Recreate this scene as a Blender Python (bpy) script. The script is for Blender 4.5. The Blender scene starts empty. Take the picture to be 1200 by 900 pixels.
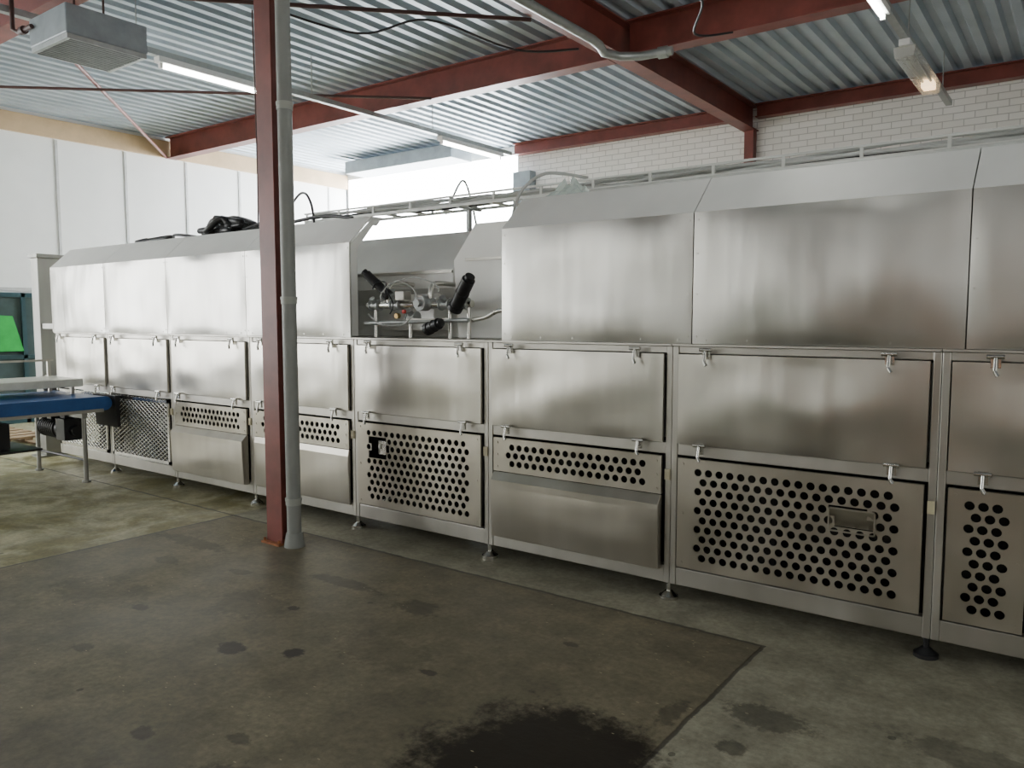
import bpy, math, random
from mathutils import Vector, Matrix, noise
random.seed(4)
SC=bpy.context.scene
COL=SC.collection
WL={}
# ---------------------------------------------------------------- materials
class NT:
    def __init__(s,name):
        s.m=bpy.data.materials.new(name); s.m.use_nodes=True
        s.t=s.m.node_tree; s.n=s.t.nodes; s.l=s.t.links
        s.b=s.n.get('Principled BSDF'); s.out=s.n.get('Material Output')
    def new(s,t,**k):
        n=s.n.new(t)
        for a,v in k.items(): setattr(n,a,v)
        return n
    def set(s,sock,v):
        if isinstance(v,bpy.types.NodeSocket): s.l.new(v,sock)
        else: sock.default_value=v
    def math(s,op,a,b=0.0,c=None,clamp=False):
        n=s.new('ShaderNodeMath',operation=op,use_clamp=clamp)
        s.set(n.inputs[0],a); s.set(n.inputs[1],b)
        if c is not None: s.set(n.inputs[2],c)
        return n.outputs[0]
    def mix(s,f,a,b,mode='MIX'):
        n=s.new('ShaderNodeMix',data_type='RGBA',blend_type=mode)
        s.set(n.inputs[0],f)
        s.set(n.inputs[6],a if isinstance(a,bpy.types.NodeSocket) else (*a,1))
        s.set(n.inputs[7],b if isinstance(b,bpy.types.NodeSocket) else (*b,1))
        return n.outputs[2]
    def coord(s,rand=False,scale=(1,1,1)):
        tc=s.new('ShaderNodeTexCoord'); v=tc.outputs['Object']
        mp=s.new('ShaderNodeMapping'); s.l.new(v,mp.inputs[0]); mp.inputs['Scale'].default_value=scale
        v=mp.outputs[0]
        if rand:
            oi=s.new('ShaderNodeObjectInfo'); a=s.new('ShaderNodeVectorMath',operation='ADD')
            sc=s.math('MULTIPLY',oi.outputs['Random'],37.0)
            s.l.new(v,a.inputs[0]); s.l.new(sc,a.inputs[1]); v=a.outputs[0]
        return v
    def noise(s,v,scale,detail=3,rough=.5,dist=0):
        n=s.new('ShaderNodeTexNoise'); s.l.new(v,n.inputs['Vector'])
        n.inputs['Scale'].default_value=scale; n.inputs['Detail'].default_value=detail
        n.inputs['Roughness'].default_value=rough; n.inputs['Distortion'].default_value=dist
        return n.outputs['Fac']
    def rng(s,v,a,b,c,d):
        n=s.new('ShaderNodeMapRange'); s.l.new(v,n.inputs[0])
        for i,x in enumerate((a,b,c,d)): n.inputs[i+1].default_value=x
        return n.outputs[0]
    def bump(s,h,strength=.3,dist=.01):
        n=s.new('ShaderNodeBump'); s.l.new(h,n.inputs['Height'])
        n.inputs['Strength'].default_value=strength; n.inputs['Distance'].default_value=dist
        s.l.new(n.outputs[0],s.b.inputs['Normal'])
    def P(s,**k):
        for a,v in k.items():
            a={'col':'Base Color','rough':'Roughness','metal':'Metallic','ec':'Emission Color','es':'Emission Strength','trans':'Transmission Weight','alpha':'Alpha','spec':'Specular IOR Level'}[a]
            if isinstance(v,tuple) and len(v)==3: v=(*v,1)
            s.set(s.b.inputs[a],v)
        return s

def steel(name,c1,c2,r1,r2,wav=.25,metal=1.0,smudge=.94):
    t=NT(name); v=t.coord(True)
    n1=t.noise(v,1.5,1,.4,.2); n2=t.noise(v,2.6,2,.45,.3)
    vs_=t.coord(True,(4,4,.6)); n4=t.noise(vs_,2.0,1)
    f=t.math('ADD',t.math('MULTIPLY',n1,.5),t.math('MULTIPLY',n4,.5))
    f=t.rng(f,.35,.65,0,1)
    c=t.mix(f,c1,c2)
    sm=t.rng(n2,.30,.62,smudge,1.0)
    g=t.new('ShaderNodeCombineColor')
    for i in range(3): t.l.new(sm,g.inputs[i])
    c=t.mix(1.0,c,g.outputs[0],'MULTIPLY')
    t.P(col=c,metal=metal,rough=t.rng(n2,.3,.7,r1,r2))
    t.bump(t.math('ADD',n1,t.math('MULTIPLY',n4,.3)),wav,.03)
    return t.m
M={}
M['hood']=steel('brushed_stainless_hood',(.60,.59,.55),(.69,.68,.64),.29,.37,.5,1,.92)
M['slope_lit']=steel('stainless_slope_lit',(.93,.93,.89),(.97,.97,.93),.45,.55,.15,.25,.97)  # paler, less metallic steel paints ceiling light onto sloped tops and gap casings
M['duct']=steel('stainless_duct_lit',(.84,.84,.80),(.92,.92,.88),.4,.5,.2,.3,.95)  # same steel lightened so parts in the dim gap look lit
M['door']=steel('brushed_stainless_door',(.53,.51,.455),(.63,.61,.55),.28,.37,.55,1,.88)
M['frame']=steel('stainless_frame',(.48,.465,.42),(.58,.56,.51),.35,.5,.1)
M['bin']=steel('stainless_bin',(.52,.49,.42),(.61,.58,.51),.28,.38,.45,1,.9)
M['perf']=steel('stainless_perforated',(.52,.485,.41),(.61,.575,.495),.30,.42,.2,1,.9)
M['chrome']=steel('bright_steel',(.60,.59,.55),(.74,.73,.68),.18,.3,.05)
M['inner']=steel('dull_inner_steel',(.46,.46,.43),(.58,.58,.54),.32,.48,.2)
M['post']=steel('grey_end_post_steel',(.34,.34,.32),(.44,.44,.41),.35,.5,.2)
def simple(name,c,rough=.5,metal=0.,var=.15,nscale=6,bump=.1):
    t=NT(name); v=t.coord(True); n=t.noise(v,nscale,4,.6)
    d=tuple(x*(1-var) for x in c); e=tuple(min(1,x*(1+var)) for x in c)
    t.P(col=t.mix(t.rng(n,.3,.7,0,1),d,e),rough=rough,metal=metal)
    t.bump(n,bump,.005)
    return t.m
M['dark']=simple('cavity_shade_metal',(.03,.028,.025),.7)  # near-black colour paints in the shade inside the module bases
M['black']=simple('black_plastic',(.015,.015,.016),.4)
M['red']=simple('red_oxide_paint',(.19,.048,.036),.42,0,.28,3)
M['rod']=simple('dark_rod_paint',(.07,.03,.025),.5)
M['rust']=simple('rusty_steel',(.30,.11,.04),.8,0,.4,14)
M['pvc']=simple('grey_pvc',(.27,.28,.26),.45,0,.08)
M['pvcl']=simple('pale_pvc_joint',(.40,.41,.37),.45,0,.08)
M['galv']=simple('galvanised_steel',(.42,.44,.43),.4,.6,.12,10)
M['tray']=simple('pale_galvanised_tray',(.66,.67,.63),.45,.2,.08,10)
M['white']=simple('white_panel_paint',(.90,.91,.89),.6,0,.03,2)
M['dimwall']=simple('grey_wall_paint',(.29,.28,.26),.7,0,.15,1)
M['seam']=simple('grey_seam_strip',(.58,.59,.58),.6)
M['wood']=simple('pale_timber_trim',(.58,.42,.25),.6,0,.12,3)
M['pallet']=simple('pallet_wood',(.30,.21,.12),.8,0,.3,9)
M['blue']=simple('blue_belt',(.022,.10,.31),.45,0,.15,8)
M['teal']=simple('dark_teal_paint',(.02,.06,.07),.4)
M['glassd']=simple('dark_door_glass',(.07,.10,.10),.15)
M['green']=simple('green_board_print',(.03,.42,.08),.35)
M['orange']=simple('orange_reflection_paint',(.80,.28,.08),.5)
M['greenw']=simple('green_reflection_paint',(.10,.30,.14),.5)
M['redknob']=simple('red_plastic',(.6,.03,.02),.4)
M['beige']=simple('beige_hinge',(.55,.50,.33),.5)
M['heater']=simple('blue_grey_enamel',(.30,.34,.36),.4,.2)
M['plate']=simple('cream_table_sheet',(.74,.74,.64),.35)
M['cablew']=simple('pale_cable_jacket',(.50,.51,.49),.4)
M['brass']=simple('brass_fitting',(.6,.42,.18),.3,1)
def emis(name,c,s):
    t=NT(name); v=t.coord(); n=t.noise(v,.6,2)
    t.P(col=c,ec=c,es=t.rng(n,.3,.7,s*.85,s*1.1),rough=.5); return t.m
M['daylight']=emis('daylight_glazing',(.95,.98,1.0),30.0)
M['fill_south']=emis('added_glazing_south',(1.0,.99,.96),1.7)
M['daylight3']=emis('daylight_glazing_side',(.97,.98,.98),7.5)
M['fill_east']=emis('added_glazing_east',(1.0,.99,.96),2.0)
M['tube']=emis('fluorescent_tube',(1,1,.95),36)
M['glow']=emis('warm_lamp_glow',(1,.72,.42),4)
t=NT('clear_acrylic'); t.P(col=(.70,.80,.74),rough=.15,alpha=.5); M['acrylic']=t.m
t=NT('lamp_diffuser'); v=t.coord(); n=t.noise(v,20,2); t.P(col=t.mix(n,(.78,.76,.70),(.88,.87,.82)),rough=.08,alpha=.38); M['diff']=t.m
# deck
t=NT('galvanised_deck'); v=t.coord(); n=t.noise(v,1.3,4); n2=t.noise(v,30,3)
t.P(col=t.mix(t.rng(n,.3,.7,0,1),(.36,.43,.49),(.48,.55,.61)),metal=.25,rough=t.rng(n2,.3,.7,.38,.48)); M['deck']=t.m
# brick
t=NT('white_painted_brick'); tc=t.new('ShaderNodeTexCoord'); sx=t.new('ShaderNodeSeparateXYZ'); t.l.new(tc.outputs['Object'],sx.inputs[0])
cx=t.new('ShaderNodeCombineXYZ'); t.l.new(sx.outputs[0],cx.inputs[0]); t.l.new(sx.outputs[2],cx.inputs[1])
bk=t.new('ShaderNodeTexBrick'); t.l.new(cx.outputs[0],bk.inputs['Vector'])
for k,vv in {'Scale':1,'Mortar Size':.007,'Mortar Smooth':.4,'Brick Width':.25,'Row Height':.09}.items(): bk.inputs[k].default_value=vv
bk.inputs['Color1'].default_value=(.97,.94,.90,1); bk.inputs['Color2'].default_value=(.90,.87,.82,1); bk.inputs['Mortar'].default_value=(.58,.55,.52,1)
t.P(col=bk.outputs['Color'],rough=.6)
iv=t.math('SUBTRACT',1.0,bk.outputs['Fac']); t.bump(iv,.3,.006); M['brick']=t.m
# floor
t=NT('stained_concrete_floor'); v=t.coord(); sp=t.new('ShaderNodeSeparateXYZ'); t.l.new(v,sp.inputs[0])
X,Y=sp.outputs[0],sp.outputs[1]
nb=t.noise(v,.9,6,.6,.3); nm=t.noise(v,4.5,6,.65); nf=t.noise(v,30,4,.7); nl=t.noise(v,1.7,6,.65,.6)
def sstep(val,a,b):
    n=t.new('ShaderNodeMapRange',interpolation_type='SMOOTHSTEP'); t.l.new(val,n.inputs[0])
    n.inputs[1].default_value=a; n.inputs[2].default_value=b; n.inputs[3].default_value=0; n.inputs[4].default_value=1
    return n.outputs[0]
jit=t.math('MULTIPLY',t.math('SUBTRACT',nm,.5),.04)
Xj=t.math('ADD',X,jit); Yj=t.math('ADD',Y,jit)
mslab=t.math('MULTIPLY',t.math('MULTIPLY',sstep(Xj,-5.62,-5.58),t.math('SUBTRACT',1.0,sstep(Xj,-1.235,-1.215))),t.math('SUBTRACT',1.0,sstep(Yj,3.72,3.75)))
mleft=t.math('SUBTRACT',1.0,sstep(Xj,-5.64,-5.6))
conc=t.mix(t.rng(nb,.3,.7,0,1),(.23,.22,.155),(.36,.34,.255))
left=t.mix(sstep(nl,.38,.62),(.25,.225,.10),(.50,.47,.31))
slab=t.mix(t.rng(nb,.35,.65,0,1),(.130,.112,.068),(.215,.188,.122))
c=t.mix(mleft,conc,left); c=t.mix(mslab,c,slab)
fine=t.rng(nf,.3,.75,.72,1.22)
gcol=t.new('ShaderNodeCombineColor'); 
for i in range(3): t.l.new(fine,gcol.inputs[i])
c=t.mix(1.0,c,gcol.outputs[0],'MULTIPLY')
mott=t.rng(nm,.35,.6,.70,1.08)
g2=t.new('ShaderNodeCombineColor')
for i in range(3): t.l.new(mott,g2.inputs[i])
c=t.mix(1.0,c,g2.outputs[0],'MULTIPLY')
def band(val,p,w):
    d=t.math('ABSOLUTE',t.math('SUBTRACT',val,p)); return t.math('SUBTRACT',1.0,sstep(d,w*.5,w))
j1=t.math('MULTIPLY',band(Xj,-1.225,.014),t.math('LESS_THAN',Y,3.75))
j2=t.math('MULTIPLY',band(Yj,3.74,.016),t.math('LESS_THAN',X,-1.21))
j3=t.math('MULTIPLY',band(Xj,-5.6,.016),t.math('LESS_THAN',Y,3.75))
jj=t.math('MAXIMUM',t.math('MAXIMUM',j1,j2),j3)
c=t.mix(t.math('MULTIPLY',jj,.75),c,(.03,.026,.02))
spots=[(-1.50,2.16,.46,.52,.97),(-3.30,2.18,.08,.07,.85),(-3.02,2.32,.06,.05,.95),(-2.95,3.1,.15,.10,.5),(-.97,3.05,.2,.09,.55),(-1.0,2.75,.06,.05,.6),
 (-3.6,3.15,.3,.06,.5),(-4.3,2.9,.09,.05,.5),(-4.9,2.75,.12,.06,.4),(-5.15,3.1,.4,.08,.35),(-2.9,1.5,.06,.05,.6),(-2.55,1.7,.07,.04,.5),(-3.9,1.75,.07,.05,.45),(-.2,3.2,.3,.10,.3),(-2.35,2.55,.05,.03,.7),(-4.2,2.2,.06,.04,.6),(-2.2,1.5,.3,.10,.45),(-1.3,2.85,.05,.12,.5),
 (-3.5,2.7,.04,.03,.7),(-2.0,3.2,.05,.03,.6),(-3.75,2.6,.25,.2,.25),(-2.7,2.6,.3,.15,.2),(-4.6,2.2,.35,.2,.22)]
allm=None; wet=None
dn=t.math('ADD',t.math('MULTIPLY',t.math('SUBTRACT',nm,.5),1.9),t.math('MULTIPLY',t.math('SUBTRACT',nf,.5),.8))
dn0=t.math('ADD',t.math('MULTIPLY',t.math('SUBTRACT',nm,.5),1.2),t.math('MULTIPLY',t.math('SUBTRACT',nf,.5),.45))
for i,(px,py,rx,ry,k) in enumerate(spots):
    ex=t.math('DIVIDE',t.math('SUBTRACT',X,px),rx); ey=t.math('DIVIDE',t.math('SUBTRACT',Y,py),ry)
    d=t.math('SQRT',t.math('ADD',t.math('MULTIPLY',ex,ex),t.math('MULTIPLY',ey,ey)))
    d=t.math('ADD',d,dn if i else dn0)
    m=t.math('MULTIPLY',t.math('SUBTRACT',1.0,sstep(d,.78,1.18)),k)
    if i==0: wet=m
    allm=m if allm is None else t.math('MAXIMUM',allm,m)
c=t.mix(allm,c,(.016,.012,.008))
vo=t.new('ShaderNodeTexVoronoi'); t.l.new(v,vo.inputs['Vector']); vo.inputs['Scale'].default_value=2.9
sm=t.math('MULTIPLY',t.math('LESS_THAN',t.math('ADD',vo.outputs['Distance'],t.math('MULTIPLY',t.math('SUBTRACT',nf,.5),.05)),.045),.6)
c=t.mix(sm,c,(.03,.025,.018))
vo2=t.new('ShaderNodeTexVoronoi'); vm=t.coord(False,(1,2.5,1)); t.l.new(vm,vo2.inputs['Vector']); vo2.inputs['Scale'].default_value=9
sm2=t.math('MULTIPLY',t.math('MULTIPLY',t.math('LESS_THAN',vo2.outputs['Distance'],.07),t.math('GREATER_THAN',nb,.5)),.7)
c=t.mix(sm2,c,(.46,.40,.26))
rr=t.rng(nb,.3,.7,.42,.62)
t.P(col=c,rough=rr,spec=t.math('SUBTRACT',.38,t.math('MULTIPLY',wet,.2)))
t.bump(t.math('SUBTRACT',t.math('ADD',t.math('MULTIPLY',nf,.3),nm),t.math('MULTIPLY',jj,1.0)),.25,.01)
M['floor']=t.m

# ---------------------------------------------------------------- mesh builder
class MB:
    def __init__(s): s.v=[]; s.f=[]; s.sm=[]
    def add(s,vs,fs,smooth=False):
        o=len(s.v); s.v+= [tuple(p) for p in vs]; s.f+=[tuple(i+o for i in f) for f in fs]; s.sm+=[smooth]*len(fs); return s
    def box(s,x0,x1,y0,y1,z0,z1):
        return s.add([(x0,y0,z0),(x1,y0,z0),(x1,y1,z0),(x0,y1,z0),(x0,y0,z1),(x1,y0,z1),(x1,y1,z1),(x0,y1,z1)],
          [(0,3,2,1),(4,5,6,7),(0,1,5,4),(1,2,6,5),(2,3,7,6),(3,0,4,7)])
    def cyl(s,p,q,r,n=14,r2=None,caps=True):
        p=Vector(p); q=Vector(q); d=(q-p).normalized(); a=d.orthogonal().normalized(); b=d.cross(a); r2=r if r2 is None else r2
        vs=[];
        for c0,rr in ((p,r),(q,r2)):
            for i in range(n):
                t_=2*math.pi*i/n; vs.append(c0+a*rr*math.cos(t_)+b*rr*math.sin(t_))
        s.add(vs,[(i,(i+1)%n,n+(i+1)%n,n+i) for i in range(n)],True)
        if caps: s.add(vs,[tuple(range(n-1,-1,-1)),tuple(range(n,2*n))])
        return s
    def tube(s,pts,r,n=8):
        pts=[Vector(p) for p in pts]; a=None; vs=[]
        for i,p in enumerate(pts):
            d=(pts[min(i+1,len(pts)-1)]-pts[max(i-1,0)]).normalized()
            if a is None: a=d.orthogonal().normalized()
            else: a=(a-d*a.dot(d)).normalized()
            b=d.cross(a)
            for k in range(n):
                t_=2*math.pi*k/n; vs.append(p+a*r*math.cos(t_)+b*r*math.sin(t_))
        fs=[]
        for i in range(len(pts)-1):
            for k in range(n): fs.append((i*n+k,i*n+(k+1)%n,(i+1)*n+(k+1)%n,(i+1)*n+k))
        s.add(vs,fs,True); s.add(vs,[tuple(range(n-1,-1,-1)),tuple(range((len(pts)-1)*n,len(pts)*n))]); return s
    def prism_x(s,prof,x0,x1):
        n=len(prof); vs=[(x0,y,z) for y,z in prof]+[(x1,y,z) for y,z in prof]
        return s.add(vs,[(i,(i+1)%n,n+(i+1)%n,n+i) for i in range(n)]+[tuple(range(n-1,-1,-1)),tuple(range(n,2*n))])
    def prism_y(s,prof,y0,y1):
        n=len(prof); vs=[(x,y0,z) for x,z in prof]+[(x,y1,z) for x,z in prof]
        return s.add(vs,[(i,(i+1)%n,n+(i+1)%n,n+i) for i in range(n)]+[tuple(range(n-1,-1,-1)),tuple(range(n,2*n))])
    def prism_z(s,prof,z0,z1):
        n=len(prof); vs=[(x,y,z0) for x,y in prof]+[(x,y,z1) for x,y in prof]
        return s.add(vs,[(i,(i+1)%n,n+(i+1)%n,n+i) for i in range(n)]+[tuple(range(n-1,-1,-1)),tuple(range(n,2*n))])
    def sheet(s,P0,U,V,nrm,amp,nu=16,nv=10,seed=0,dent=.004,edge=.02):
        P0=Vector(P0);U=Vector(U);V=Vector(V);nrm=Vector(nrm).normalized(); vs=[]
        for j in range(nv+1):
            for i in range(nu+1):
                a=i/nu; b=j/nv
                w=(max(0,math.sin(math.pi*a))**.6)*(max(0,math.sin(math.pi*b))**.6)
                p=P0+U*a+V*b
                d=amp*w+dent*w*noise.noise(Vector((a*2.2*max(U.length,.3)+seed*7.3,b*1.8+seed*3.1,seed)))
                vs.append(p+nrm*d)
        fs=[(j*(nu+1)+i,j*(nu+1)+i+1,(j+1)*(nu+1)+i+1,(j+1)*(nu+1)+i) for j in range(nv) for i in range(nu)]
        s.add(vs,fs,True)
        if edge:
            c=[P0,P0+U,P0+U+V,P0+V]; c+= [p-nrm*edge for p in c]
            s.add(c,[(0,4,5,1),(1,5,6,2),(2,6,7,3),(3,7,4,0),(4,7,6,5)])
        return s
    def obj(s,name,mat,parent=None,bevel=0,origin=None,**props):
        xs=[p[0] for p in s.v]; ys=[p[1] for p in s.v]; zs=[p[2] for p in s.v]
        o=Vector(((min(xs)+max(xs))/2,(min(ys)+max(ys))/2,min(zs))) if origin is None else Vector(origin)
        me=bpy.data.meshes.new(name); me.from_pydata([(Vector(p)-o) for p in s.v],[],s.f)
        me.polygons.foreach_set('use_smooth',s.sm); me.materials.append(M[mat]); me.update()
        ob=bpy.data.objects.new(name,me); COL.objects.link(ob); WL[ob.name]=o
        if parent is not None: ob.parent=parent; ob.location=o-WL[parent.name]
        else: ob.location=o
        if bevel:
            b=ob.modifiers.new('bevel','BEVEL'); b.width=bevel; b.segments=2; b.limit_method='ANGLE'; b.angle_limit=math.radians(50)
        for k,v_ in props.items(): ob[k]=v_
        return ob
def empty(name,loc,label,cat,group=None):
    e=bpy.data.objects.new(name,None); e.empty_display_size=.2; COL.objects.link(e); e.location=loc; WL[e.name]=Vector(loc)
    e['label']=label; e['category']=cat
    if group: e['group']=group
    return e
def struct(mb,name,mat,label,cat,**k):
    return mb.obj(name,mat,kind='structure',label=label,category=cat,**k)

# ---------------------------------------------------------------- room shell
WX=-13.4; EX=6.0; NY=-7.0; BY=12.0; DZ=4.82
struct(MB().box(WX-.2,EX+.2,NY-.2,BY+.2,-.2,0),'floor','floor','worn stained concrete floor with a darker brown slab','floor',origin=(0,0,0))
mb=MB(); prof=[]; p=.215; x=WX-.1
while x<EX+.1:
    prof+=[(x,DZ),(x+.085,DZ),(x+.115,DZ+.055),(x+.185,DZ+.055)]; x+=p
vs=[(a,NY-.1,b) for a,b in prof]+[(a,BY+.1,b) for a,b in prof]; n=len(prof)
mb.add(vs,[(i,i+1,n+i+1,n+i) for i in range(n-1)])
mb.box(WX-.2,EX+.2,NY-.2,BY+.2,DZ+.10,DZ+.2)
struct(mb,'ceiling','deck','corrugated galvanised steel roof decking','ceiling')
struct(MB().box(WX-.2,WX,NY,BY,0,DZ),'wall_west','white','white panelled end wall','wall')
for i,yy in enumerate([3.72,4.83,5.94,7.05,8.17,9.28,10.4,11.5]):
    struct(MB().box(WX,WX+.015,yy-.02,yy+.02,2.1 if 4.5<yy<6.3 else 0,4.45),'trim_%d'%(i+1),'seam','grey vertical joint strip on the white wall','trim')
struct(MB().box(WX,WX+.05,NY,BY,4.47,4.76),'trim_20','wood','pale timber fascia board along the top of the wall','trim')
struct(MB().box(WX,WX+.03,3.9,6.3,2.05,2.10),'trim_21','seam','thin horizontal rail on the white wall','trim')
struct(MB().box(-8.7,EX,BY,BY+.2,0,DZ),'wall_north','brick','white painted brick wall','wall')
struct(MB().box(WX,-8.7,BY,BY+.2,0,2.0),'wall_north_low','white','white wall below the bright glazing','wall')
struct(MB().box(WX,-8.7,BY,BY+.2,4.7,DZ),'wall_north_high','white','white wall strip above the glazing','wall')
def window_y(name,x0,x1,y,z0,z1,nx,mat,label,t_=.05,fm='seam'):
    fr=MB(); d0,d1=(y,y+.08)
    fr.box(x0,x1,d0,d1,z0,z0+t_); fr.box(x0,x1,d0,d1,z1-t_,z1)
    for i in range(nx+1):
        xx=x0+(x1-x0-t_)*i/nx; fr.box(xx,xx+t_,d0,d1,z0+t_,z1-t_)
    o=struct(fr,name,fm,label,'window')
    MB().box(x0+.01,x1-.01,y+.03,y+.05,z0+.01,z1-.01).obj('window_pane',mat,o)
def window_x(name,x,y0,y1,z0,z1,ny,mat,label):
    fr=MB().box(x,x+.06,y0,y1,z0,z0+.06).box(x,x+.06,y0,y1,z1-.06,z1)
    for i in range(ny+1):
        yy=y0+(y1-y0-.05)*i/ny; fr.box(x,x+.06,yy,yy+.05,z0+.06,z1-.06)
    w=struct(fr,name,'seam',label,'window')
    MB().box(x+.02,x+.04,y0+.02,y1-.02,z0+.02,z1-.02).obj('window_pane',mat,w)
window_y('window_1',WX+.02,-8.7,BY+.02,2.0,4.7,1,'daylight','large overexposed bright window strip',.03,'white')
struct(MB().box(WX,EX,NY-.2,NY,0,DZ),'wall_south','dimwall','dull grey hall wall','wall')
struct(MB().box(EX,EX+.2,NY,BY,0,DZ),'wall_east','dimwall','dull grey hall wall','wall')
window_y('fill_window_2',-12.5,-6.5,NY+.0,1.6,4.2,6,'fill_south','added row of unseen windows reflected in the hoods')  # unseen south windows added to put bright patches in the hoods
window_y('fill_window_3',-5.6,-4.0,NY+.0,1.9,4.2,2,'fill_south','added unseen window reflected in the hoods')
window_y('fill_window_6',-.8,1.0,NY+.0,2.3,4.2,2,'fill_south','added unseen window reflected in the hoods')
window_y('fill_window_7',2.4,4.5,NY+.0,2.3,4.2,2,'fill_south','added unseen window reflected in the hoods')
window_x('window_4',WX,-5.5,2.2,.6,4.2,6,'daylight3','wide daylight window in the end wall')
window_x('fill_window_5',EX-.07,-6.0,2.5,1.0,4.2,7,'fill_east','added unseen window brightening the hall')  # unseen east window added for more light in the hall
struct(MB().box(-2.8,-1.9,NY,NY+.06,0,2.2),'reflected_board_2','orange','added orange board reflected in the steel panels','door')  # unseen orange boards added so the steel shows orange reflections
struct(MB().box(-1.3,-.6,NY,NY+.06,0,2.2),'reflected_board_3','orange','added orange board reflected in the steel panels','door')
struct(MB().box(-6.2,-5.0,NY,NY+.06,0,1.8),'reflected_board_4','greenw','added green board reflected in the steel panels','door')  # unseen green board added for a faint green reflection
dr=MB().box(WX,WX+.06,4.5,4.57,0,2.02).box(WX,WX+.06,5.3,5.36,0,2.02).box(WX,WX+.06,6.1,6.17,0,2.02).box(WX,WX+.06,4.57,6.1,1.95,2.02).box(WX,WX+.06,4.57,6.1,0,.3).box(WX,WX+.06,4.57,6.1,1.0,1.06)
d=struct(dr,'door_1','teal','dark teal framed glazed door in the white wall','door')
MB().box(WX+.005,WX+.02,4.57,6.1,.3,1.95).obj('door_glass','glassd',d)
g=MB().prism_x([(4.75,1.12),(5.30,1.12),(5.16,1.66),(4.75,1.68)],WX+.062,WX+.08).obj('green_poster','green',label='green glossy board with a slanted edge on the door',category='poster')

# ---------------------------------------------------------------- steel structure
def ibeam_prof(w,h,tf=.016,tw=.01):
    a=w/2;b=tw/2
    return [(-a,0),(a,0),(a,tf),(b,tf),(b,h-tf),(a,h-tf),(a,h),(-a,h),(-a,h-tf),(-b,h-tf),(-b,tf),(-a,tf)]
BZ=4.45
def beam_x(y,x0,x1,label,z=BZ,h=.37,w=.2,nm='roof_beam'):
    return MB().prism_x([(y+a,z+b) for a,b in ibeam_prof(w,h)],x0,x1).obj(nm,'red',label=label,category='steel beam')
def beam_y(x,y0,y1,label,z=BZ,h=.37,w=.2,nm='roof_beam'):
    return MB().prism_y([(x+a,z+b) for a,b in ibeam_prof(w,h)],y0,y1).obj(nm,'red',label=label,category='steel beam')
beam_x(7.85,WX+.06,-4.41,'long dark red steel roof beam running to the white wall')
beam_x(7.85,-4.19,EX,'dark red steel roof beam beside the crossing joint')
beam_x(3.5,WX+.06,-4.41,'dark red steel roof beam above the column')
beam_x(3.5,-4.19,EX,'dark red steel roof beam above the machine front')
beam_x(-2.0,WX+.06,-4.41,'dark red steel roof beam under corrugated decking')
beam_x(-2.0,-4.19,EX,'dark red steel roof beam under corrugated decking')
beam_y(-4.3,NY,BY,'dark red steel cross beam meeting the brick wall')
beam_x(11.88,-8.7,-4.41,'red edge beam along the top of the brick wall',4.62,.2,.16,'edge_beam')
beam_x(11.88,-4.19,EX,'red edge beam along the top of the brick wall',4.62,.2,.16,'edge_beam')
MB().box(-4.37,-4.23,11.86,12.0,0,BZ).obj('wall_column','red',label='slim red steel column against the brick wall',category='column')
cx_,cy_=-4.64,3.5
col=empty('steel_column',(cx_,cy_,0),'dark red steel H column bolted to the stained floor','column')
hp=ibeam_prof(.17,.16,.012,.009)
MB().prism_z([(cx_+a,cy_-.075+b) for a,b in hp],.015,BZ).obj('column_shaft','red',col)
bp=MB().box(cx_-.11,cx_+.09,cy_-.11,cy_+.11,0,.015)
for sx,sy in((-.095,-.09),(-.095,.095),(.07,-.09),(.07,.095)): bp.cyl((cx_+sx,cy_+sy,.015),(cx_+sx,cy_+sy,.035),.010,6)
bp.obj('base_plate','rust',col)
px,py=cx_+.165,cy_-.03
dp=empty('drain_pipe',(px,py,0),'grey plastic rainwater downpipe strapped beside the red column','pipe')
MB().cyl((px,py,.09),(px,py,4.44),.050,20).obj('pipe_run','pvc',dp)
MB().cyl((px,py,0),(px,py,.02),.072,20).cyl((px,py,.02),(px,py,.10),.070,20,.057).obj('pipe_collar','pvc',dp)
for z in (.33,1.74,3.05): MB().cyl((px,py,z),(px,py,z+.02),.058,20).cyl((px,py,z-.03),(px,py,z),.055,20).obj('pipe_joint','pvcl',dp)
def rod(a,b,r,mat,name,label,cat):
    return MB().cyl(a,b,r,8).obj(name,mat,label=label,category=cat)
rod((-13.1,2.0,4.40),(-7.0,7.74,4.45),.018,'rod','brace_rod','thin dark diagonal bracing rod under the roof','brace')
rod((-8.4,3.62,4.47),(-13.3,7.74,4.47),.022,'red','brace_rod','thin red diagonal bracing rod under the roof','brace')
rod((-8.9,1.6,4.41),(-4.42,6.3,4.44),.02,'rod','brace_rod','thin dark diagonal bracing rod under the roof','brace')
MB().tube([(-4.1,-4,4.36),(-4.1,5,4.36),(-4.1,6.9,4.36),(-4.13,7.1,4.36),(-4.2,7.3,4.36),(-4.12,7.5,4.36),(-3.95,7.62,4.36),(-3.6,7.66,4.36)],.045,12).cyl((-3.75,7.65,4.36),(-3.65,7.66,4.36),.06,12).obj('ceiling_pipe','galv',label='grey ceiling pipe bending below the red beam crossing',category='pipe')
def cpts(pts,sub=8):
    P=[Vector(p) for p in pts]; out=[]
    for i in range(len(P)-1):
        p0=P[max(i-1,0)];p1=P[i];p2=P[i+1];p3=P[min(i+2,len(P)-1)]
        for k in range(sub):
            u=k/sub; out.append(.5*((2*p1)+(p2-p0)*u+(2*p0-5*p1+4*p2-p3)*u*u+(3*p1-p0-3*p2+p3)*u**3))
    out.append(P[-1]); return out
def cable(pts,r,mat,label,name='hanging_cable'):
    return MB().tube(cpts(pts),r,6).obj(name,mat,label=label,category='cable')
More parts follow.
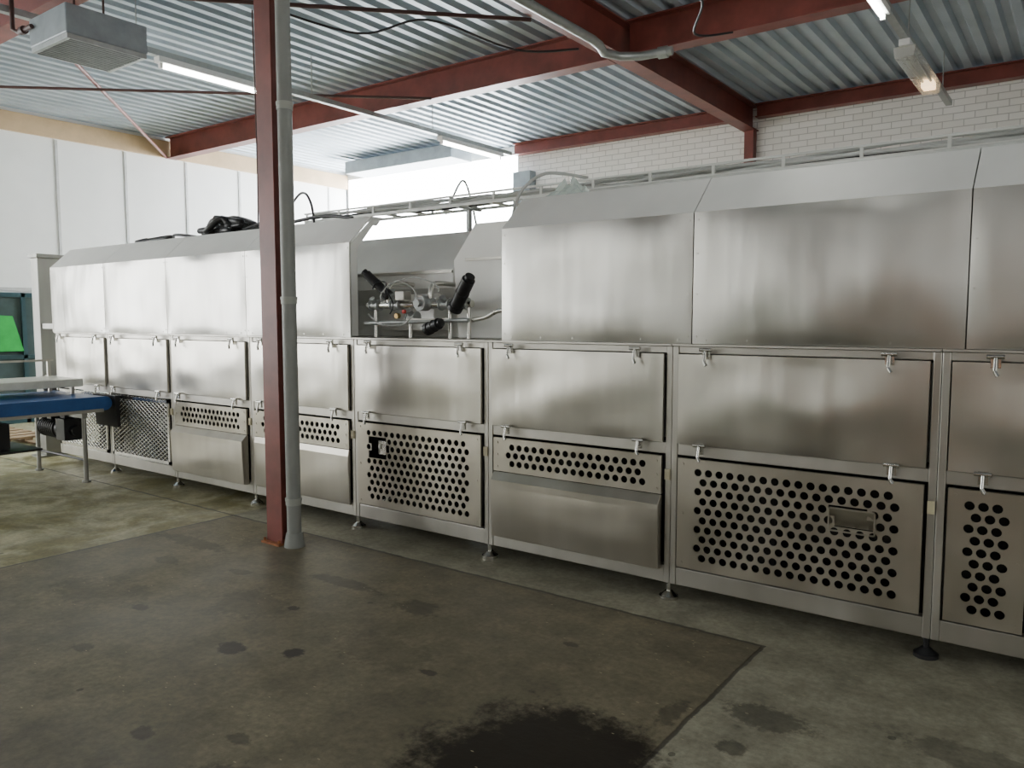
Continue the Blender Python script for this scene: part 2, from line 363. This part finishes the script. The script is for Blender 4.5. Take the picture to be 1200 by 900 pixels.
cable([(-6.2,4.6,4.45),(-5.6,5.2,4.25),(-5.1,5.6,4.38),(-4.6,6.3,4.2),(-4.45,7.2,4.42)],.012,'black','black cable looping under the roof beams')
cable([(-3.6,5.2,4.42),(-3.2,5.9,4.30),(-2.9,6.7,4.42),(-3.2,7.3,4.34),(-3.0,7.75,4.44)],.012,'black','black cable looping under the roof beams')

def lamp(x,y0,y1,z,lit,label):
    e=empty('fluorescent_lamp',(x,(y0+y1)/2,z),label,'ceiling lamp','fluorescent roof lamps')
    MB().box(x-.05,x+.05,y0,y1,z,z+.062).obj('lamp_housing','white',e,.006)
    if lit:
        MB().cyl((x,y0+.06,z-.03),(x,y1-.06,z-.03),.018,12).obj('lamp_tube','tube',e)
        MB().box(x-.02,x+.02,y0+.03,y0+.06,z-.05,z).obj('tube_socket','white',e)
        MB().box(x-.02,x+.02,y1-.06,y1-.03,z-.05,z).obj('tube_socket','white',e)
    else:
        MB().prism_y([(x-.10,z),(x-.085,z-.11),(x+.085,z-.11),(x+.10,z)],y0+.02,y1-.02).obj('lamp_diffuser','diff',e,.01)
        for dx in (-.04,.04): MB().cyl((x+dx,y0+.08,z-.03),(x+dx,y1-.3,z-.03),.014,12).obj('lamp_tube','cablew',e)
        MB().box(x-.06,x+.06,y1-.28,y1-.08,z-.08,z-.01).obj('lamp_end','glow',e)
    return e
def trunk(x,y0,y1,z,label):
    e=MB().box(x-.035,x+.035,y0,y1,z,z+.06)
    k=y0+.5
    while k<y1: e.cyl((x,k,z+.06),(x,k,DZ-.001),.006,6); k+=2.2
    return e.obj('cable_trunking','galv',label=label,category='cable trunking')
TX=-7.85
trunk(TX,-5,10.6,4.30,'long grey lighting trunking hung under the decking')
lamp(TX,4.5,5.85,4.238,True,'added unseen fluorescent lamp brightening the hall')
lamp(TX,8.85,10.35,4.238,True,'lit fluorescent batten lamp near the bright glazing')
for yy in (-4,0): lamp(TX,yy,yy+1.4,4.238,True,'added unseen fluorescent lamp brightening the hall')  # unseen lamps added to raise the overall light
trunk(-1.58,-5,11.45,4.30,'grey lighting trunking hung near the brick wall')
lamp(-1.58,8.5,10.1,4.238,False,'unlit fluorescent fitting with clear cover and warm end')
for yy in (0,3.9,6.2): lamp(-1.58,yy,yy+1.4,4.238,True,'lit fluorescent batten lamp in a row extended to light the hoods')  # first two added to light the hoods, the last one is in view
trunk(2.6,-5,11.45,4.30,'added unseen trunking carrying fill lamps above the near oven end')  # unseen row added with its lamps to brighten the hood slopes
for yy in (4.2,7): lamp(2.6,yy,yy+1.4,4.238,True,'added unseen fluorescent fill lamp above the near oven end')

# heater
hx0,hx1,hy0,hy1,hz0,hz1=-7.5,-6.83,3.15,3.84,3.9,4.18
he=empty('unit_heater',((hx0+hx1)/2,(hy0+hy1)/2,hz0),'blue-grey ceiling unit heater with a louvred underside','heater')
MB().box(hx0,hx1,hy0,hy1,hz0+.04,hz1).obj('heater_casing','heater',he,.012)
mb=MB().box(hx0+.01,hx1-.01,hy0+.01,hy0+.04,hz0,hz0+.04).box(hx0+.01,hx1-.01,hy1-.04,hy1-.01,hz0,hz0+.04)
for i in range(14):
    xx=hx0+.02+i*.048; mb.box(xx,xx+.012,hy0+.04,hy1-.04,hz0,hz0+.04)
mb.obj('heater_grille','galv',he)
for a in (hx0+.08,hx1-.08): MB().cyl((a,3.5,hz1),(a,3.5,BZ),.01,6).obj('hanger_rod','rod',he)
MB().tube([(hx0+.1,hy0-.02,hz0+.2),(hx0-.15,hy0-.02,hz0+.2),(hx0-.27,hy0-.02,hz0+.25),(hx0-.28,hy0-.02,4.8)],.02,8).cyl((hx0-.1,hy0-.02,hz0+.2),(hx0-.04,hy0-.02,hz0+.2),.035,10).obj('gas_pipe','rod',he)
MB().box(-12.2,-9.4,10.9,11.5,4.52,4.76).obj('ventilation_duct','heater',bevel=.01,label='grey rectangular ventilation duct under the roof',category='duct')
MB().box(-8.68,-8.3,11.80,11.99,3.6,4.3).cyl((-8.5,11.93,0),(-8.5,11.93,3.6),.03).obj('junction_box','heater',label='blue-grey electrical box at the end of the brick wall',category='electrical box')

# ---------------------------------------------------------------- tunnel oven
FY=4.05
ZL=1.46
GROUP='modules of the stainless tunnel oven line'
def latch(x,z,parent,y=4.015):
    mb=MB().box(x-.020,x+.020,y-.010,y,z-.032,z+.028)
    mb.cyl((x-.034,y-.020,z+.018),(x+.034,y-.020,z+.018),.010,10)
    mb.cyl((x,y-.020,z+.018),(x,y-.038,z-.045),.008,8)
    mb.cyl((x,y-.038,z-.045),(x+.012,y-.042,z-.066),.009,8)
    mb.obj('latch','chrome',parent)
def perforated(x0,x1,z0,z1,y,parent,mx=.09,mz=.045,d=.042,w=.060,h=.050,skip=None):
    mb=MB(); ax,bx,az,bz=x0+mx,x1-mx,z0+mz,z1-mz
    nr=max(1,int((bz-az)/h)); h=(bz-az)/nr; nc=int((bx-ax)/w); w=(bx-ax)/(nc+.5); K=12
    def rect(a,b,c,e):
        if b-a>1e-5 and e-c>1e-5: mb.add([(a,y,c),(b,y,c),(b,y,e),(a,y,e)],[(0,1,2,3)])
    for r in range(nr):
        c=az+r*h; e=c+h; off=0 if r%2 else w/2
        rect(ax,ax+off,c,e); rect(ax+off+nc*w,bx,c,e)
        for k in range(nc):
            a=ax+off+k*w; cxx=a+w/2; czz=c+h/2
            if skip and skip[0]<cxx<skip[1] and skip[2]<czz<skip[3]:
                continue
            outer=[];inner=[];back=[]
            for q in range(K):
                th=2*math.pi*(q+.5)/K; ct,st=math.cos(th),math.sin(th)
                inner.append((cxx+d/2*ct,y,czz+d/2*st)); back.append((cxx+d/2*ct,y+.006,czz+d/2*st))
                m=min((w/2)/max(abs(ct),1e-6),(h/2)/max(abs(st),1e-6)); outer.append([cxx+m*ct,y,czz+m*st])
            for (sx,sz) in ((1,1),(-1,1),(-1,-1),(1,-1)):
                cc=(cxx+sx*w/2,czz+sz*h/2); bi=min(range(K),key=lambda i:(outer[i][0]-cc[0])**2+(outer[i][2]-cc[1])**2)
                outer[bi]=[cc[0],y,cc[1]]
            mb.add(inner+outer+back,[(q,K+q,K+(q+1)%K,(q+1)%K) for q in range(K)]+[(q,(q+1)%K,2*K+(q+1)%K,2*K+q) for q in range(K)])
    rect(x0,ax,z0,z1); rect(bx,x1,z0,z1); rect(ax,bx,z0,az); rect(ax,bx,bz,z1)
    mb.add([(x0,y,z0),(x1,y,z0),(x1,y,z1),(x0,y,z1),(x0,y+.02,z0),(x1,y+.02,z0),(x1,y+.02,z1),(x0,y+.02,z1)],[(0,4,5,1),(1,5,6,2),(2,6,7,3),(3,7,4,0)])
    for sx in (x0+.03,x1-.03):
        for sz in (z0+.03,(z0+z1)/2,z1-.03): mb.cyl((sx,y,sz),(sx,y-.004,sz),.008,8)
    return mb.obj('perforated_panel','perf',parent)
def scoop(x0,x1,z0,z1,parent,y=4.03):
    mb=MB().box(x0,x1,y-.012,y,z0,z0+.006).box(x0,x0+.006,y-.012,y,z0,z1).box(x1-.006,x1,y-.012,y,z0,z1).box(x0,x1,y-.012,y,z1-.006,z1)
    mb.add([(x0,y-.012,z1),(x1,y-.012,z1),(x1,y+.03,z0+.02),(x0,y+.03,z0+.02)],[(0,1,2,3)])
    mb.obj('sight_port','bin',parent)
def hood(x0,x1,parent,seed,endcap_r=False,endcap_l=False,yb=5.3,opened=False):
    g=.003
    mb=MB().sheet((x0+g,FY,ZL+.01),(x1-x0-2*g,0,0),(0,0,.71),(0,-1,0),.026,28,18,seed,.028,.015)
    for zz in [ZL+.05,ZL+.28,ZL+.5,ZL+.68]:
        for xx in (x0+.025,x1-.025): mb.cyl((xx,FY+.001,zz),(xx,FY-.005,zz),.006,8)
    for q in range(6):
        xx=x0+.08+q*(x1-x0-.16)/5; mb.cyl((xx,FY+.001,ZL+.03),(xx,FY-.006,ZL+.03),.006,8)
    mb.obj('hood_front_panel','hood',parent)
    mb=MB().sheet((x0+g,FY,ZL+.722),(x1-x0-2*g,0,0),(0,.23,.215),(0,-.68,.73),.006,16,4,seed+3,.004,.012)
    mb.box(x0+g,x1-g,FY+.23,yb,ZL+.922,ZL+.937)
    mb.obj('hood_roof_panel','slope_lit',parent)
    if not opened: MB().box(x0+g,x1-g,yb-.015,yb,ZL+.01,ZL+.92).obj('hood_back_panel','inner',parent)
    for flag,xx,sg in ((endcap_r,x1-.02,-1),(endcap_l,x0,1)):
        if flag:
            b_=yb-.02
            prof=[(FY+.016,ZL+.02),(FY+.016,ZL+.71),(FY+.24,ZL+.915),(b_,ZL+.915),(b_,ZL+.02),(b_-.04,ZL+.02),(b_-.04,ZL+.87),(FY+.25,ZL+.87),(FY+.08,ZL+.68),(FY+.08,ZL+.02)]
            mb=MB(); outer=prof[:5]; inner=prof[:4:-1]
            for i in range(3 if opened else 4):
                a,b=outer[i],outer[i+1]; c_,d_=inner[i+1],inner[i]
                mb.add([(xx,a[0],a[1]),(xx,b[0],b[1]),(xx,c_[0],c_[1]),(xx,d_[0],d_[1]),(xx+.018,a[0],a[1]),(xx+.018,b[0],b[1]),(xx+.018,c_[0],c_[1]),(xx+.018,d_[0],d_[1])],
                       [(0,1,2,3),(7,6,5,4),(0,4,5,1),(1,5,6,2),(2,6,7,3),(3,7,4,0)])
            mb.obj('hood_end_flange','duct' if opened else 'frame',parent)
            if not opened:
                xe=xx+(-.012 if sg<0 else .02)
                MB().prism_x([(FY+.02,ZL+.02),(FY+.02,ZL+.705),(FY+.245,ZL+.905),(b_-.01,ZL+.905),(b_-.01,ZL+.02)],xe,xe+.008).obj('hood_end_panel','hood',parent)
def module(x0,x1,kind,hx,seed,label,cap=None,proud=.05,yb=5.3,opened=False):
    e=empty('oven_module',((x0+x1)/2,4.9,0),label,'industrial oven',GROUP)
    P=.036
    fr=MB()
    for a,b in ((x0+.001,x0+P),(x1-P,x1-.001)):
        fr.box(a,b,FY,FY+.07,.10,ZL-.004)
        fr.box(a,b,5.65,5.72,.10,ZL-.004)
        fr.box(a,b,FY+.07,5.65,.10,.16)
    a,b=x0+P,x1-P
    fr.box(a,b,FY+.004,FY+.06,.10,.20); fr.box(a,b,FY+.004,FY+.06,.845,.91); fr.box(a,b,FY+.004,FY+.06,1.415,ZL-.004)
    fr.box(a,b,5.66,5.72,.10,.18); fr.box(a,b,5.66,5.72,1.4,ZL-.004)
    fr.obj('frame','frame',e,.004)
    MB().box(x0+.002,x1-.002,FY-.02,5.72,ZL-.003,ZL+.008).obj('top_ledge','frame',e)
    MB().box(x0+P+.003,x1-P-.003,FY+.065,5.6,.93,1.40).obj('oven_chamber','inner',e)
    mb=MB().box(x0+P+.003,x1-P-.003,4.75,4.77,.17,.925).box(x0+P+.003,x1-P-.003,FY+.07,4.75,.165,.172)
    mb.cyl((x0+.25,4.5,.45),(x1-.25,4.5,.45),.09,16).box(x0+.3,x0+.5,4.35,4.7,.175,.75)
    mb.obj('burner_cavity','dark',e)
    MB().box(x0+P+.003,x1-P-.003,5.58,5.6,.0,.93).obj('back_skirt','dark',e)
    dz0,dz1=.915,1.412
    d=MB().sheet((x0+.045,FY-.025,dz0),(x1-x0-.09,0,0),(0,0,dz1-dz0),(0,-1,0),.011,24,14,seed+11,.020,.028).obj('access_door','door',e)
    w=x1-x0
    for u in (.16,.84): latch(x0+u*w,dz1+.010,d)
    for u in (.14,.86): latch(x0+u*w,dz0-.015,d)
    if kind=='perf':
        x1p=x1-.05 if seed!=7 else x0+.36
        sk={4:(x0+.20,x0+.36,.60,.73),6:(x0+.88,x0+1.06,.56,.67)}.get(seed)
        p=perforated(x0+.05,x1p,.215,.835,FY-.022,e,skip=sk,mx=.09 if seed!=7 else .06)
        if seed==6: scoop(x0+.86,x0+1.08,.555,.675,p)
        if seed==4: MB().box(x0+.22,x0+.30,FY+.03,FY+.05,.60,.70).obj('inner_bracket','chrome',p)
        if seed==7:
            mb=MB().sheet((x0+.37,FY-.06,.20),(x1-x0-.42,0,0),(0,0,.50),(0,-1,0),.006,10,8,seed,.006,.05)
            mb.box(x0+.37,x1-.05,FY-.022,FY-.004,.71,.835)
            mb.obj('cover_box','bin',e)
    elif kind=='bin':
        perforated(x0+.06,x1-.05,.615,.835,FY-.022,e,mz=.03)
        bx0,bx1=x0+.06,x1-.05
        yf=FY-.03-proud
        mb=MB().prism_x([(FY-.004,.605),(FY-.02,.612),(yf,.56),(yf,.52),(yf+.012,.185),(FY-.004,.178)],bx0,bx1)
        mb.sheet((bx0+.01,yf+.011,.19),(bx1-bx0-.02,0.0,0),(0,-.012,.33),(0,-1,0),.008,12,8,seed,.012,0)
        mb.obj('catch_bin','bin',e,.004)
    elif kind=='mesh':
        a,b,c_,d_=x0+.05,x1-.05,.215,.835
        mb=MB().box(a,b,FY-.02,FY-.003,c_,c_+.03).box(a,b,FY-.02,FY-.003,d_-.03,d_).box(a,a+.03,FY-.02,FY-.003,c_,d_).box(b-.03,b,FY-.02,FY-.003,c_,d_)
        W,H_=b-a,d_-c_; sl=.55; st=.075
        k=-H_/sl
        while k<W:
            for sgn in (1,-1):
                x_s=k; z_s=0; x_e=k+H_/sl; z_e=H_
                if x_s<0: z_s=-x_s*sl; x_s=0
                if x_e>W: z_e=H_-(x_e-W)*sl; x_e=W
                if sgn<0: x_s,x_e=W-x_s,W-x_e
                if abs(x_e-x_s)>.02: mb.cyl((a+x_s,FY-.012,c_+z_s),(a+x_e,FY-.012,c_+z_e),.007,4,caps=False)
            k+=st
        mb.obj('mesh_guard','chrome',e)
    MB().box(x1-.034,x1-.004,FY-.012,FY,.70,.76).obj('hinge','beige',e)
    for yy in (FY+.04,5.68):
        MB().cyl((x1-.02,yy,.03),(x1-.02,yy,.10),.014,10).cyl((x1-.02,yy,0),(x1-.02,yy,.018),.055,18).cyl((x1-.02,yy,.018),(x1-.02,yy,.045),.05,18,.022).obj('levelling_foot','black' if seed in (6,7) or yy>5 else 'chrome',e)
    if hx: hood(hx[0],hx[1],e,seed+.37,endcap_r=(cap=='r'),endcap_l=(cap=='l'),yb=yb,opened=opened)
    return e
X=[-9.35,-8.18,-6.99,-5.76,-4.47,-3.18,-1.87,-.54,.79,2.1]
H=[-9.42,-8.22,-7.04,-5.80,-4.50]
module(X[0],X[1],'mesh',(H[0],H[1]),0,'stainless oven module with open mesh guard beside the blue conveyor','l')
module(X[1],X[2],'mesh',(H[1],H[2]),1,'stainless oven module with diamond mesh lower guard')
module(X[2],X[3],'bin',(H[2],H[3]),2,'stainless oven module with projecting catch bin and narrow perforated strip',proud=.045)
module(X[3],X[4],'bin',(H[3],H[4]),3,'stainless oven module with catch bin standing behind the red column','r',proud=.0,yb=4.40,opened=True)
module(X[4],X[5],'perf',None,4,'low stainless oven module with perforated panel under the exposed valves')
module(X[5],X[6],'bin',(-3.07,-1.76),5,'stainless oven module with plain catch bin and narrow perforated strip','l',proud=.03)
module(X[6],X[7],'perf',(-1.76,-.45),6,'stainless oven module with wide perforated panel and sight port')
module(X[7],X[8],'perf',(-.45,.86),7,'stainless oven module with perforated panel beside a solid steel cover box')
module(X[8],X[9],'bin',(.86,2.1),8,'stainless oven module with catch bin at the near end','r')

# inner oven bodies in the gap
ib=empty('oven_core',(-4.6,5.0,ZL+.008),'pale steel faceted duct casing exposed in the gap','oven duct')
MB().prism_x([(4.60,ZL+.008),(4.60,1.72),(4.46,1.84),(4.46,1.98),(4.78,2.29),(5.22,2.29),(5.22,ZL+.008)],-5.65,-3.83).obj('core_casing','slope_lit',ib,.006)  # lightened steel makes up for the weak light on this casing
MB().box(-5.65,-3.83,4.442,4.458,1.95,1.97).obj('casing_rib','frame',ib)
MB().prism_x([(4.38,1.52),(4.38,1.74),(4.44,1.80),(4.59,1.70),(4.59,1.52)],-4.5,-3.95).obj('burner_housing','duct',ib,.006)
iw=empty('transition_hood',(-3.45,4.8,ZL+.008),'pale stainless transition hood with a chamfered corner','oven hood')
MB().prism_y([(-3.70,ZL+.01),(-3.74,2.03),(-3.54,2.28),(-3.075,2.28),(-3.075,ZL+.01)],4.36,5.2).obj('hood_shell','slope_lit',iw,.006)
MB().box(-3.62,-3.085,4.345,4.359,2.02,2.04).obj('hood_seam','frame',iw)
vt=empty('gas_valve_train',(-3.9,4.2,ZL+.008),'pipes and black-handled valves mounted in the gap on the oven top','valve assembly')
PY=4.18
def part(mb,nm,mat,bev=0): mb.obj(nm,mat,vt,bev)
part(MB().cyl((-4.44,PY,1.71),(-3.42,PY,1.71),.026,12),'pipe_run','chrome')
part(MB().tube(cpts([(-3.42,PY,1.60),(-3.3,PY,1.62),(-3.2,PY,1.66),(-3.09,PY,1.665)],5),.016,10),'pipe_run','chrome')
part(MB().cyl((-4.44,PY-.04,1.575),(-3.42,PY-.04,1.60),.015,10),'pipe_run','galv')
for xx in (-4.36,-4.0,-3.62,-3.45): part(MB().cyl((xx,PY,ZL+.01),(xx,PY,1.70),.014,10),'pipe_post','chrome')
for xx,zt in ((-3.80,1.86),(-4.22,1.87)):
    part(MB().tube(cpts([(xx,PY,1.71),(xx,PY,zt-.05),(xx,PY+.05,zt),(xx,4.44,zt)],5),.018,10),'pipe_riser','chrome')
part(MB().box(-4.0,-3.6,PY-.05,PY+.03,1.60,1.61),'bracket_shelf','frame')
for xx,zz in ((-4.14,1.71),(-3.66,1.71),(-4.36,1.71),(-4.22,1.79),(-3.98,1.62),(-3.50,1.71)):
    part(MB().cyl((xx-.035,PY,zz),(xx+.035,PY,zz),.036,14).cyl((xx,PY,zz),(xx+.01,PY-.05,zz+.05),.022,12).cyl((xx-.045,PY,zz),(xx-.035,PY,zz),.044,14).cyl((xx+.035,PY,zz),(xx+.045,PY,zz),.044,14),'valve_body','galv')
part(MB().cyl((-3.86,PY-.06,1.72),(-3.86,PY+.02,1.72),.055,18).cyl((-3.94,PY,1.72),(-3.78,PY,1.72),.038,14).cyl((-3.86,PY-.09,1.72),(-3.86,PY-.06,1.72),.026,14),'regulator_body','galv')
part(MB().box(-4.10,-4.01,PY-.06,PY+.02,1.74,1.81),'control_box','frame',.006)
def actuator(a,b,r):
    a=Vector(a); b=Vector(b); d=(b-a)
    part(MB().cyl(a,b,r,16).cyl(b,b+d.normalized()*.03,r*.75,14).cyl(a-d.normalized()*.035,a,r*1.15,14).cyl(a+d*.45,a+d*.52,r*1.08,16),'valve_actuator','black',.003)
actuator((-3.52,PY-.05,1.70),(-3.36,PY-.11,1.87),.046)
actuator((-4.21,PY-.04,1.80),(-4.36,PY-.09,1.94),.034)
actuator((-3.72,PY-.10,1.545),(-3.62,PY-.12,1.575),.040)
part(MB().cyl((-3.98,PY-.08,1.66),(-3.98,PY-.10,1.66),.014,12),'valve_knob','redknob')
part(MB().cyl((-4.08,PY-.04,1.63),(-4.08,PY-.07,1.63),.02,12),'brass_fitting','brass')
def loop(c,rx,rz,a0,a1,r,y,mt='cablew'):
    part(MB().tube([(c[0]+rx*math.cos(a0+(a1-a0)*i/20),y+.02*math.sin(i*.6),c[1]+rz*math.sin(a0+(a1-a0)*i/20)) for i in range(21)],r,6),'hose',mt)
loop((-4.05,1.76),.16,.12,-.2,3.4,.005,4.10); loop((-3.9,1.78),.26,.12,.1,3.0,.005,4.08); loop((-4.2,1.72),.1,.16,-.5,2.4,.005,4.08,'black'); loop((-4.1,1.66),.24,.1,3.3,6.0,.006,4.08,'cablew')
# cable tray
ct=empty('cable_tray',(-2.0,5.1,ZL+.94),'long thin pale cable tray with loose wiring above the oven hoods','cable tray')
TZ=2.52
mb=MB()
for ya in (4.93,5.21):
    mb.box(-6.1,3.0,ya,ya+.02,TZ,TZ+.022).box(-6.1,3.0,ya,ya+.02,TZ+.078,TZ+.092)
    x=-6.08
    while x<2.95: mb.box(x,x+.02,ya+.004,ya+.016,TZ+.022,TZ+.078); x+=.45
x=-6.0
while x<3.0: mb.box(x,x+.03,4.95,5.21,TZ+.005,TZ+.02); x+=.3
mb.obj('tray_ladder','tray',ct)
for x in (-5.6,-4.2,-3.0,-1.7,-.4,.8,2.0):
    MB().box(x,x+.03,5.06,5.10,2.40 if not -5.9<x<-3.8 else 2.295,TZ-.008).box(x,x+.03,4.93,5.23,TZ-.012,TZ-.001).obj('tray_bracket','galv',ct)
for k in range(7):
    pts=[(-6.05+i*.3,4.975+k*.035+.014*math.sin(i*1.3+k),TZ+.042+.020*(k%3)+.016*math.sin(i*.9+2*k)+.012*math.sin(i*.37+k)) for i in range(30)]
    MB().tube(pts,.012,6).obj('tray_cable','black' if k==3 else 'cablew',ct)
for yy,zz,r in ((4.75,2.475,.024),(4.84,2.455,.016)):
    MB().cyl((-3.05,yy,zz),(3.0,yy,zz),r,12).box(-3.0,-2.96,yy-.015,yy+.015,2.398,zz-r*.6).box(.5,.54,yy-.015,yy+.015,2.398,zz-r*.6).box(-1.3,-1.26,yy-.015,yy+.015,2.398,zz-r*.6).obj('steel_pipe','tray',label='straight pale pipe along the top of the oven hoods',category='pipe')
def hoseheap(cx,cy,z,rx,ry,h,n,seed,label,r=.03):
    random.seed(seed); pts=[]
    for k in range(n):
        u=k/(n-1); a=random.uniform(0,6.28); q=random.uniform(.45,1)
        zz=z+r+h*random.random()*math.sin(math.pi*u)**.5*(1.15-q)
        pts.append((cx+rx*q*math.cos(a),cy+ry*q*math.sin(a),max(z+r,zz)))
    P=[Vector((p.x,p.y,max(z+r,p.z))) for p in cpts(pts,6)]
    return MB().tube(P,r,8).obj('hose_coil','black',label=label,category='hose')
hoseheap(-6.75,4.55,ZL+.94,.42,.2,.30,28,3,'tangled heap of black corrugated hose on the oven hood')
hoseheap(-8.0,4.5,ZL+.94,.34,.12,.12,10,5,'loose tangle of black hose on the oven hood',.02)
cable([(-7.3,4.85,2.415),(-6.9,4.9,2.50),(-6.4,4.9,2.62),(-6.1,4.9,2.80),(-5.9,4.85,2.68),(-5.85,4.85,2.42)],.012,'black','black cable arching over the oven hood')
cable([(-6.25,4.36,2.415),(-6.0,4.4,2.47),(-5.7,4.36,2.43),(-5.2,4.38,2.46),(-4.8,4.36,2.415)],.014,'black','black cable lying on the oven hood')
cable([(-7.6,4.5,2.415),(-7.45,4.4,2.45),(-7.15,4.45,2.42)],.014,'black','black cable lying on the oven hood')
for (xx,yy) in ((-7.2,5.2),(-6.95,5.2)):
    cable([(xx,yy,ZL+.94),(xx+.02,yy,3.2),(xx,yy,DZ)],.008,'rod','thin cable dropping from the roof to the oven')
cable([(-4.6,5.26,2.52),(-4.45,5.30,2.8),(-4.35,5.30,2.65),(-4.25,5.26,2.40),(-4.1,5.18,2.30)],.010,'cablew','pale cable looping off the cable tray')
cable([(-3.0,5.0,2.63),(-3.3,4.9,2.68),(-3.5,4.85,2.55),(-3.55,4.8,2.30)],.012,'cablew','pale cable looping off the cable tray')
mb=MB(); nu=14
vs=[(-3.0+.35*i/nu,4.35+.3*j/nu,2.40+.11*math.sin(math.pi*i/nu)*math.sin(math.pi*j/nu)*(1+.9*noise.noise(Vector((i*.6,j*.6,2))))) for j in range(nu+1) for i in range(nu+1)]
mb.add(vs,[(j*(nu+1)+i,j*(nu+1)+i+1,(j+1)*(nu+1)+i+1,(j+1)*(nu+1)+i) for j in range(nu) for i in range(nu)])
mb.obj('plastic_film','acrylic',label='crumpled clear plastic film on the oven hood',category='plastic sheet')
ge=empty('end_gate',(-9.85,4.3,0),'tall grey steel end post at the infeed end of the oven','machine post')
MB().box(-9.98,-9.80,4.08,4.45,.02,2.32).obj('gate_post','post',ge,.01)
MB().box(-10.0,-9.76,4.06,4.47,2.32,2.36).obj('post_cap','post',ge)
MB().box(-10.0,-9.76,4.0,4.47,0,.02).obj('post_foot','post',ge)
MB().box(-9.80,-9.44,4.1,4.14,1.5,1.56).obj('gate_rail','post',ge)
MB().box(-9.80,-9.44,4.1,4.14,.9,.96).obj('gate_rail','post',ge)

# ---------------------------------------------------------------- conveyor
cv=empty('belt_conveyor',(-8.45,2.7,0),'blue belt conveyor with a pale cream slab on steel legs','conveyor')
cx0,cx1,cy0,cy1=-9.0,-7.9,1.2,3.93
def rr(y0,y1,z0,z1,n=8):
    r=(z1-z0)/2; zc=(z0+z1)/2; out=[]
    for i in range(n+1): a=-math.pi/2+math.pi*i/n; out.append((y1-r+r*math.cos(a),zc+r*math.sin(a)))
    for i in range(n+1): a=math.pi/2+math.pi*i/n; out.append((y0+r+r*math.cos(a),zc+r*math.sin(a)))
    return out
MB().prism_x(rr(cy0,cy1,.70,.84),cx0,cx1).obj('belt','blue',cv,.004)
MB().box(cx1+.003,cx1+.028,cy0+.1,cy1-.1,.69,.72).obj('side_rail','frame',cv)
MB().box(cx0-.028,cx0-.003,cy0+.1,cy1-.1,.71,.76).obj('side_rail','frame',cv)
for ya in (cy0+.2,cy1-.3): MB().box(cx0,cx1,ya,ya+.05,.64,.698).obj('cross_member','post',cv)
for lx in (cx0+.03,cx1-.03):
    for ly in (cy0+.22,cy1-.27):
        MB().cyl((lx,ly,.02),(lx,ly,.64),.022,12).cyl((lx,ly,0),(lx,ly,.02),.04,14).obj('leg','post',cv)
for ly in (cy0+.22,cy1-.27): MB().cyl((cx0+.03,ly,.22),(cx1-.03,ly,.22),.013,10).obj('cross_bar','black',cv)
mo=MB().cyl((-8.75,3.66,.5),(-8.35,3.66,.5),.09,18)
for k in range(8): mo.cyl((-8.73+k*.045,3.66,.5),(-8.72+k*.045,3.66,.5),.105,18)
mo.box(-8.34,-8.15,3.57,3.75,.40,.62).cyl((-8.15,3.66,.5),(-8.08,3.66,.5),.05,14).box(-8.6,-8.5,3.6,3.72,.59,.66).box(-8.3,-8.2,3.6,3.7,.6,.70)
mo.obj('gear_motor','black',cv,.004)
MB().box(-8.7,-8.0,2.5,3.3,.36,.38).box(-8.6,-8.2,2.6,3.1,.38,.62).obj('drive_tray','black',cv)
MB().prism_x([(3.935,.84),(3.985,.84),(3.985,.52),(3.955,.52)],-8.3,-7.86).obj('end_chute','black',cv)
MB().box(-9.0,-8.32,1.4,3.85,.92,1.00).obj('guide_table','plate',cv,.008)
for yy in (1.5,2.7,3.78):
    for xx in (-8.97,-8.46): MB().box(xx,xx+.03,yy,yy+.03,.84,.92).obj('table_post','frame',cv)
MB().box(-9.0,-8.97,1.4,3.85,1.16,1.18).obj('guard_rail','frame',cv)
for yy in (1.5,2.7,3.79): MB().box(-9.0,-8.97,yy,yy+.03,1.0,1.16).obj('guard_post','frame',cv)
pe=empty('wooden_pallet',(-11.3,4.0,0),'worn wooden pallet lying on the concrete floor','pallet')
for k in range(5): MB().box(-11.9+k*.26,-11.72+k*.26,3.5,4.5,.12,.142).obj('deck_board','pallet',pe)
for yy in (3.5,3.95,4.4):
    mb=MB()
    for xx in (-11.9,-11.3,-10.8): mb.box(xx,xx+.12,yy,yy+.1,.022,.098)
    mb.box(-11.9,-10.68,yy,yy+.1,.098,.12).box(-11.9,-10.68,yy,yy+.1,0,.022)
    mb.obj('pallet_runner','pallet',pe)

# ---------------------------------------------------------------- world, camera
w=bpy.data.worlds.new('world'); SC.world=w; w.use_nodes=True
w.node_tree.nodes['Background'].inputs[0].default_value=(.8,.9,1,1); w.node_tree.nodes['Background'].inputs[1].default_value=.5
cam=bpy.data.cameras.new('camera'); co=bpy.data.objects.new('camera',cam); COL.objects.link(co)
cam.lens=27.54; cam.sensor_width=36; cam.clip_end=100
yaw=math.radians(36.4); pt=math.atan(75/918)
F=Vector((-math.sin(yaw),math.cos(yaw),0)); R=Vector((math.cos(yaw),math.sin(yaw),0)); Z=Vector((0,0,1))
fw=F*math.cos(pt)-Z*math.sin(pt); up=F*math.sin(pt)+Z*math.cos(pt)
m=Matrix((R,up,-fw)).transposed().to_4x4(); m.translation=(0,0,1.6); co.matrix_world=m
SC.camera=co
